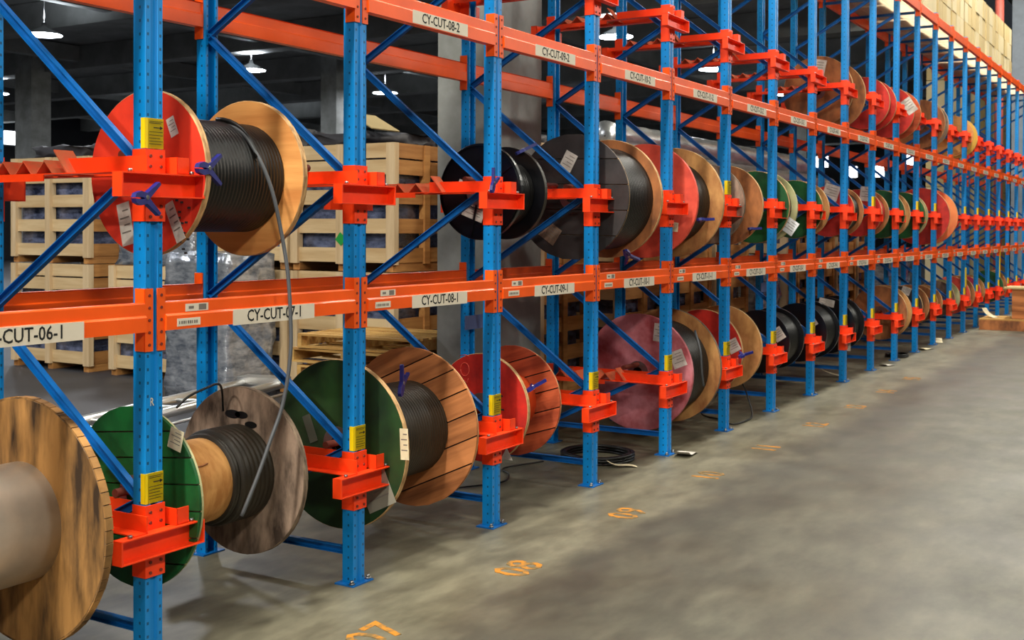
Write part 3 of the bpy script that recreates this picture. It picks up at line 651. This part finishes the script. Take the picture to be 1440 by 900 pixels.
# floor things
t = thing('cable_coil', 'coil of thick black cable on the floor by the fourth upright', 'cable coil', (8.58, 4.32, 0))
random.seed(5)
for k in range(9):
    r0 = .30-.018*(k % 3); z = .013+.022*(k//3); a0 = random.uniform(0, 6)
    pts = [(r0*math.cos(a0+2*PI*i/36)+random.uniform(-.003, .003)+.01*(k % 2), r0*math.sin(a0+2*PI*i/36), z+.003*math.sin(3*a0+i*.5)) for i in range(37)]
    obj('cable_turn', MB().tube(pts, .011, 7).mesh('cable_turn', CABLE), t)
def sheet(name, loc, w_, l_, curl, rot, m, label, cat='paper scrap'):
    b = MB(); N = 8; vs = []
    for i in range(N+1):
        for j in (0, 1):
            u = i/N; vs.append((u*l_, (j-.5)*w_*(1-.15*u), .004+curl*(u*u)+.01*math.sin(u*6)))
    vs2 = [(x, y, z+.0015) for x, y, z in vs]; n = len(vs)
    fs = [(2*i, 2*i+1, 2*i+3, 2*i+2) for i in range(N)]; b.add(vs, [f[::-1] for f in fs]); b.add(vs2, fs)
    ed = [0]+[2*i for i in range(1, N+1)]
    for i in range(N):
        b.add([vs[2*i], vs[2*i+2], vs2[2*i+2], vs2[2*i]], [(0, 1, 2, 3)]); b.add([vs[2*i+1], vs[2*i+3], vs2[2*i+3], vs2[2*i+1]], [(3, 2, 1, 0)])
    return thing(name, label, cat, loc, (0, 0, rot), me=b.mesh(name, m))
sheet('paper_tag', (8.45, 3.90, .0), .07, .24, .05, 2.2, CREAM, 'cream paper tag on the floor at the end of the cable coil')
sheet('film_scrap', (9.25, 3.78, .0), .16, .28, .05, 3.3, PAPER, 'crumpled clear film scrap by the foot of the fifth upright')
sheet('paper_scrap', (15.1, 4.0, .0), .14, .42, .20, 2.0, CREAM, 'curled cream paper on the floor before the ninth upright')
sheet('paper_scrap', (16.8, 3.82, .0), .16, .22, .03, 2.8, PAPER, 'white paper on the floor before the tenth upright')
sheet('paper_scrap', (19.5, 3.82, .0), .16, .35, .03, 2.9, CREAM, 'cream paper on the floor before the thirteenth upright')
sheet('paper_scrap', (20.6, 3.9, .0), .16, .4, .05, .2, CREAM, 'folded cream paper just beyond the thirteenth upright')
t = thing('cable_coil', 'small flat black cable coil on the floor near the eleventh upright', 'cable coil', (18.0, 4.0, 0))
for k in range(3):
    obj('cable_turn', MB().tube([(.22*math.cos(2*PI*i/24), .16*math.sin(2*PI*i/24), .012+.016*k) for i in range(25)], .010, 6).mesh('cable_turn', CABLE), t)
# worn painted numbers along the floor
marks = [(4.30, 3.31), (5.56, 3.28), (7.03, 3.30), (8.45, 3.28), (9.80, 3.27), (11.21, 3.25), (12.6, 3.22), (14.0, 3.22), (15.4, 3.22)]
for k, (x, y) in enumerate(marks):
    me = text_mesh('%02d' % (7+k), .30, PAINTMARK, 1.0, .0012)
    thing('floor_number', 'worn orange painted number on the floor, %s along the aisle' % ORD[k], 'floor marking', (x, y, .0014), (0, 0, .05), me=me, group='painted floor numbers')

# ------------------------------------------------------------------ behind the rack
_cr = {}
def crate(x, y, z, lx, ly, h, label, goods=GOODS, open_lid=False, group='slatted wooden crates behind the rack'):
    """slatted crate, near corner at (x, y); boards on the two sides that face the rack and their opposites"""
    t = thing('wooden_crate', label, 'crate', (x, y, z), group=group)
    k = (lx, ly, h)
    if k not in _cr:
        nb = max(3, round((h-.12)/.32)); pit = (h-.12)/nb; bh = pit*.50
        post = MB().box(-.082, .0, -.085, .03, .08, h).mesh('post', CRATEZ); post2 = MB().box(-.10, .0, -.0, .10, .08, h).mesh('post', CRATEZ); post3 = MB().box(-.05, .05, -.082, -.0, .08, h).mesh('post', CRATEX)
        sy = MB().box(-.058, -.038, -.05, ly+.05-.0, 0, bh).mesh('slat', CRATE)
        sx = MB().box(-.05, lx+.05, -.058, -.038, 0, bh).mesh('slat', CRATEX)
        foot = MB().box(-.05, lx+.05, -.05, .05, 0, .10).mesh('foot', CRATEX)
        good = MB().box(.03, lx-.03, .03, ly-.03, .11, h-.06).mesh('wrapped_contents', goods)
        _cr[k] = (nb, pit, bh, (post, post2, post3), sy, sx, foot, good)
    nb, pit, bh, post, sy, sx, foot, good = _cr[k]
    for (px, py, q) in ((0, 0, 0), (0, ly/2-.05, 1), (0, ly-.05, 1), (lx+.05, 0, 2), (lx/2, 0, 2), (lx+.05, ly-.05, 1)):
        obj('post', post[q], t, (px, py, 0))
    for py in (0, ly/2, ly): obj('foot', foot, t, (0, py, 0))
    for i in range(nb+1):
        zz = .10+pit*i
        if i == nb: zz = h-bh
        obj('slat', sy, t, (0, 0, zz)); obj('slat', sx, t, (0, 0, zz))
        obj('slat', sy, t, (lx+.096, 0, zz))
    obj('wrapped_contents', good, t, label='dark goods in clear film'); return t
crate(10.2, 12.64, 0, 1.1, 1.45, 1.42, 'lower wooden crate of the far left stack')
crate(10.2, 12.64, 1.43, 1.1, 1.45, 1.42, 'upper wooden crate of the far left stack, above the lower beam')
crate(10.2, 10.72, 0, 1.1, 1.38, 1.42, 'lower wooden crate seen between the first and second upright')
crate(10.2, 9.20, 0, 1.1, 1.28, 1.42, 'lower wooden crate behind the hanging cable end')
crate(10.2, 9.20, 1.43, 1.1, 1.28, 1.42, 'upper wooden crate behind the plywood flange of the first spool')
crate(10.2, 7.66, 0, 1.1, 1.34, 1.42, 'lower wooden crate behind the second upright and pallet stack')
crate(10.2, 7.66, 1.43, 1.1, 1.34, 1.42, 'upper wooden crate right behind the second upright')
crate(11.0, 6.28, 0, 1.0, 1.18, 1.42, 'lower wooden crate left of the concrete column')
crate(11.0, 6.28, 1.43, 1.0, 1.18, 1.42, 'upper wooden crate left of the concrete column')
crate(15.4, 15.5, 0, 1.1, 1.45, 1.42, 'distant wooden crate seen left of the far left stack'); crate(15.4, 15.5, 1.43, 1.1, 1.45, 1.42, 'distant upper crate left of the far left stack')
names2 = ['fourth', 'fifth', 'sixth', 'seventh', 'eighth', 'ninth', 'tenth', 'eleventh', 'twelfth']
for k in range(9):
    xx = 12.35+1.5*k+(.2 if k > 2 else 0)
    if k not in (3, 8): crate(xx, 5.95, 0, 1.2, 1.25, 1.42, 'lower wooden crate in the row behind the %s upright' % ORD[k+4])
    if k not in (3, 8): crate(xx, 5.95, 1.43, 1.2, 1.25, 1.10, 'upper wooden crate in the row behind the %s upright' % ORD[k+4])
obj('green_tag', MB().rbox((0, 0, 0), (.004, .11, .11), Matrix.Rotation(.7, 3, 'X')).mesh('green_tag', mat('green_card', (30, 150, 60), .6)), SC.objects['wooden_crate.006'], (-.11, .64, .36), label='small green card tag')
# goods under stretch film
def lumpy(lx, ly, lz, seed, amp=.03, nx=10, nz=12):
    b = MB(); rnd = random.Random(seed)
    def col(i, j, k):
        x, y, z = i*lx/nx, j*ly/nx, k*lz/nz
        r = random.Random(hash((i, j, k, seed)) % 99991)
        return (x+r.uniform(-amp, amp), y+r.uniform(-amp, amp), z+(r.uniform(-amp, amp) if 0 < k else 0))
    idx = {}
    def V(i, j, k):
        if (i, j, k) not in idx: idx[(i, j, k)] = len(b.v); b.v.append(col(i, j, k))
        return idx[(i, j, k)]
    def quad(a, c, d, e): b.f.append([V(*a), V(*c), V(*d), V(*e)]); b.m.append(0); b.sm.append(True)
    for k in range(nz):
        for i in range(nx):
            quad((i, 0, k), (i+1, 0, k), (i+1, 0, k+1), (i, 0, k+1)); quad((i, nx, k), (i, nx, k+1), (i+1, nx, k+1), (i+1, nx, k))
            quad((0, i, k), (0, i, k+1), (0, i+1, k+1), (0, i+1, k)); quad((nx, i, k), (nx, i+1, k), (nx, i+1, k+1), (nx, i, k+1))
    for i in range(nx):
        for j in range(nx):
            quad((i, j, nz), (i+1, j, nz), (i+1, j+1, nz), (i, j+1, nz)); quad((i, j, 0), (i, j+1, 0), (i+1, j+1, 0), (i+1, j, 0))
    return b
def wrapped(x, y, z, lx, ly, lz, seed, label, m=FILM):
    return thing('wrapped_pallet_load', label, 'wrapped goods', (x, y, z), me=lumpy(lx, ly, lz, seed).mesh('wrapped_pallet_load', m), group='film-wrapped loads')
wrapped(10.15, 10.70, 1.43, 1.1, 1.35, 1.20, 1, 'shiny film-wrapped load on the crate below the orange-red spool')
wrapped(9.2, 9.15, 0, .75, .95, 1.62, 2, 'shiny film-wrapped load below the plywood flange')
wrapped(17.1, 5.85, 0, 1.0, 1.2, 1.5, 3, 'glinting film-wrapped load behind the eighth upright')
wrapped(25.9, 5.7, 0, 1.0, 1.2, 1.5, 4, 'film-wrapped load far along behind the rack')
# dark tarps and board on top of the crates
for k, (x, y, lx, ly, lz) in enumerate(((10.3, 7.75, .9, 1.2, .12), (10.3, 9.3, .9, 1.1, .22), (11.0, 6.4, .8, 1.0, .10), (10.3, 12.8, .9, 1.1, .16))):
    thing('crumpled_tarp', 'dark crumpled tarp on top of crate stack, %s from the left' % ['third', 'second', 'fourth', 'first'][k], 'tarp', (x, y, 2.86), me=lumpy(lx, ly, lz, 40+k, .05, 6, 3).mesh('crumpled_tarp', TARP))
M = Matrix.Rotation(.5, 3, 'X')
thing('cardboard_flap', 'loose pale cardboard sheet on the crates behind the second upright', 'cardboard', (10.3, 8.0, 3.10), me=MB().rbox((0, 0, 0), (.5, .4, .012), M).mesh('cardboard_flap', CARTON))
# silver foil ducts lying on the back crates
for k, (y, z, x0, x1, r) in enumerate(((6.35, 2.74, 12.3, 22.5, .21), (6.78, 2.72, 12.6, 22.0, .19), (6.56, 3.10, 13.2, 21.5, .19))):
    b = MB(); N = 60; b.lathe([(0, .01)]+[((x1-x0)*i/N, r*(1+.03*math.sin(i*2.3+k))) for i in range(N+1)]+[(x1-x0, .01)], 20)
    thing('foil_duct', 'silver foil duct on the back crates, %s' % ['front one', 'rear one', 'topmost one'][k], 'duct', (x0, y, z), me=b.mesh('foil_duct', FOIL))
# stack of pallets
def pallet(x, y, z, rz, label, lx=1.0, ly=1.35, tilt=0, group='stacked wooden pallets'):
    t = thing('wooden_pallet', label, 'pallet', (x, y, z), (0, tilt, rz), group=group)
    if 'pal' not in _cr:
        _cr['pal'] = (MB().box(-.05, .05, 0, 1.35, .118, .138).mesh('deck_board', PALLETW), MB().box(0, 1.0, 0, .045, .018, .118).mesh('stringer', PALLETW), MB().box(-.05, .05, 0, 1.35, 0, .018).mesh('bottom_board', PALLETW))
    d, s, bt = _cr['pal']
    for i in range(7): obj('deck_board', d, t, (.05+.15*i, 0, 0))
    for j in (0, .65, 1.305): obj('stringer', s, t, (0, j, 0))
    for i in range(3): obj('bottom_board', bt, t, (.05+.45*i, 0, 0))
    return t
for k in range(6):
    z = .145*k+(.02 if k > 3 else 0)
    pallet(8.6+[0, .05, -.03, .02, -.06, .03][k], 6.25+[.02, -.03, .03, 0, .10, -.02][k], z, [0, .02, -.02, .03, -.04, .05][k], 'wooden pallet, %s from the floor in the stack behind the second upright' % ORD[k], tilt=0)
# bright aluminium ladder lying on trestle boards behind the first bay
t = thing('aluminium_ladder', 'shiny aluminium ladder lying on timber blocks behind the first bay', 'ladder', (5.85, 7.36, .27), (0, 0, .227))
for y in (.0, .40):
    obj('side_rail', MB().tube([(0, y, .05), (3.2, y, .05)], .045, 14).mesh('side_rail', CHROME), t)
for k in range(8): obj('rung', MB().tube([(.2+.40*k, .0, .05), (.2+.40*k, .40, .05)], .018, 8).mesh('rung', CHROME), t)
obj('end_bracket', MB().box(2.98, 3.2, -.05, .45, .06, .12).mesh('end_bracket', CHROME), t)
thing('steel_tube', 'thin bright steel tube beside the aluminium ladder', 'tube', (5.9, 7.1, .29), (0, 0, .22), me=MB().tube([(0, 0, 0), (3.3, 0, 0)], .015, 8).mesh('steel_tube', CHROME))
for k, (x, y) in enumerate(((6.1, 6.95), (8.3, 7.75))):
    thing('timber_block', 'timber block under the %s end of the aluminium ladder' % ('left', 'right')[k], 'timber', (x, y, 0), (0, 0, .227), me=MB().box(-.06, .06, 0, 1.0 if k == 0 else .62, 0, .272).mesh('timber_block', PALLETW))

# cream deck panels, made translucent so lamplight from above brightens their undersides
SHEETM = bpy.data.materials.new('translucent_cream_sheet'); SHEETM.use_nodes = True; nt = SHEETM.node_tree
tr = nt.nodes.new('ShaderNodeBsdfTranslucent'); tr.inputs[0].default_value = (.95, .86, .72, 1); mxs = nt.nodes.new('ShaderNodeMixShader'); mxs.inputs[0].default_value = .7
pb = nt.nodes['Principled BSDF']; pb.inputs['Base Color'].default_value = (.85, .78, .66, 1); pb.inputs['Roughness'].default_value = .7
nt.links.new(pb.outputs[0], mxs.inputs[1]); nt.links.new(tr.outputs[0], mxs.inputs[2]); nt.links.new(mxs.outputs[0], nt.nodes['Material Output'].inputs[0])
# loads on the top level: deck boards, pallets of cartons
random.seed(11)
for n in range(-1, NF-1):
    t = thing('deck_panel', 'cream deck panel resting on the top beams, %s' % BAY(n), 'deck', (XN(n)+.03, FY-.03, 5.502), group='cream deck panels on the top beams')
    for k in range(5): obj('deck_board', MB().box(0, 1.34, .01+.232*k, .232*(k+1), 0, .02).mesh('deck_board', BOARD if n < 5 else SHEETM), t)
    if n >= 10:
        hh = random.uniform(1.5, 2.6)
        t = thing('carton_load', 'tall load of tan cartons on top of the rack, %s' % BAY(n), 'cartons', (XN(n)+.06, FY+.02, 5.523), group='carton loads on top of the rack')
        ny = int(hh/.42)
        for k in range(ny):
            for j in range(3):
                dx = random.uniform(-.01, .01)
                obj('carton', MB().box(.03+.42*j+dx, .43+.42*j+dx, .02+random.uniform(0, .02)+.45, 1.12, .42*k, .42*k+.41).mesh('carton', random.choice((CARTON, CARTON2))), t)
# red pipe and grey column beyond the rack end
thing('red_riser_pipe', 'red vertical pipe high up beyond the carton loads', 'pipe', (35.0, 5.04, 0), me=MB().tube([(0, 0, 0), (0, 0, 11.9)], .12, 16).mesh('red_riser_pipe', mat('red_pipe', (190, 92, 80), .6)))
t = thing('end_column', 'grey steel column at the right edge, beyond the rack end', 'column', (36.5, 4.62, 0), me=MB().box(-.25, .25, -.25, .25, 0, 11.9).mesh('end_column', mat('grey_steel_paint', (120, 128, 138), .7)))
# tall carton racking further along, seen above the rack
for k in range(5):
    t = thing('tall_carton_stack', 'tall tan carton stack beyond the rack end, %s of five' % ORD[k], 'cartons', (37.5+1.5*k, 6.2+.0*k, 0), group='tall carton stacks beyond the rack')
    for q in range(8): obj('carton', MB().box(0, 1.3, 0, 1.3, 1.1*q, 1.1*q+1.08).mesh('carton', random.choice((CARTON, CARTON2))), t)

# wooden stand and pallet at right edge
t = thing('low_pallet', 'low brown wooden pallet on the aisle floor at the right edge', 'pallet', (23.9, 2.4, 0), (0, 0, 0))
for k in range(3): obj('stringer', MB().box(0, 1.0, .02+.62*k, .10+.62*k, 0, .19).mesh('stringer', W_BROWN), t)
for k in range(5): obj('deck_board', MB().box(.0+.21*k, .18+.21*k, 0, 1.36, .19, .215).mesh('deck_board', PALLETW), t)
obj('face_board', MB().box(-.02, 0, 0, 1.36, .0, .19).mesh('face_board', W_BRN2), t)
t = thing('wooden_box', 'dark-sided wooden box with pale lid on the low pallet at right edge', 'box', (24.1, 2.4, .216))
obj('side', MB().box(0, .75, 0, .80, 0, .58).mesh('side', W_BROWN), t); obj('lid', MB().box(-.05, .8, -.05, .95, .58, .61).mesh('lid', CARTON), t)
sheet('plastic_bag', (24.2, 3.5, .216), .2, .25, .18, 1.2, CREAM, 'crumpled pale bag on the low pallet beside the wooden box', 'bag')

# high-bay lamps of the hall behind
dome = MB().lathe([(0, .06), (-.12, .08), (-.28, .40), (-.36, .50)], 28)
dome_me = dome.mesh('reflector', mat('dark_reflector', (60, 62, 64), .6))
for v in dome_me.vertices: v.co = (v.co.z, v.co.y, v.co.x)
lens_b = MB(); lens_b.add([(.50*math.cos(2*PI*k/28), .50*math.sin(2*PI*k/28), -.365) for k in range(28)], [list(range(28))])
lens_me = lens_b.mesh('lens', LAMPE)
rod_me = MB().tube([(0, 0, 0), (0, 0, 1.15)], .012, 6).mesh('hanger', STEEL)
q = 0
for i, x in enumerate((4.7, 13.2, 21.74, 30.2, 37.95, 46.5)):
    for j, y in enumerate((14.68, 28.9, 43.25)):
        t = thing('high_bay_lamp', 'round white high-bay ceiling lamp, row %s from the rack, %s along it' % (['nearest', 'second', 'farthest'][j], ORD[i]), 'ceiling lamp', (x, y, 7.85), group='high-bay lamps in the hall behind')
        obj('reflector', dome_me, t); obj('lens', lens_me, t); obj('hanger', rod_me, t)
        l = bpy.data.lights.new('lamp_light', 'AREA'); l.shape = 'DISK'; l.size = .7; l.energy = 130; l.color = (.95, .97, 1)
        lo = bpy.data.objects.new('lamp_light', l); COL.objects.link(lo); lo.parent = t; lo.location = (0, 0, -.38)
        l2 = bpy.data.lights.new('ceiling_fill_light', 'AREA'); l2.shape = 'DISK'; l2.size = .8; l2.energy = 32; l2.color = (.85, .92, 1)  # added fill aimed upward to brighten the ceiling
        lo = bpy.data.objects.new('ceiling_fill_light', l2); COL.objects.link(lo); lo.parent = t; lo.location = (0, 0, .1); lo.rotation_euler = (PI, 0, 0)
# far daylight openings in the back wall and loaded shelving at the far side
for k, (x, w_, z0, z1) in enumerate(((41.5, 4, 6.9, 7.7), (50, 3, 2.0, 4.0), (70, 8, 2.0, 4.5))):
    o = struct('window_%d' % (k+1), None, (x, 61.6, 0))
    obj('window_frame', MB().box(-.1, w_+.1, 0, .06, z0-.1, z1+.1).mesh('window_frame', DARKW), o)
    nn = int(w_); 
    for j in range(nn): obj('pane', MB().box(j*w_/nn+.04, (j+1)*w_/nn-.04, -.03, 0, z0, z1).mesh('pane', DAYL), o)

o = struct('window_4', None, (95.6, 17, 0))
obj('window_frame', MB().box(0, .06, -.2, 17.2, 6.0, 8.8).mesh('window_frame', DARKW), o)
for j in range(7): obj('pane', MB().box(-.03, 0, .3+2.4*j, 1.3+2.4*j, 6.3+.9*(j % 3 == 1), 7.2+.9*(j % 3 == 1)).mesh('pane', DAYL), o)
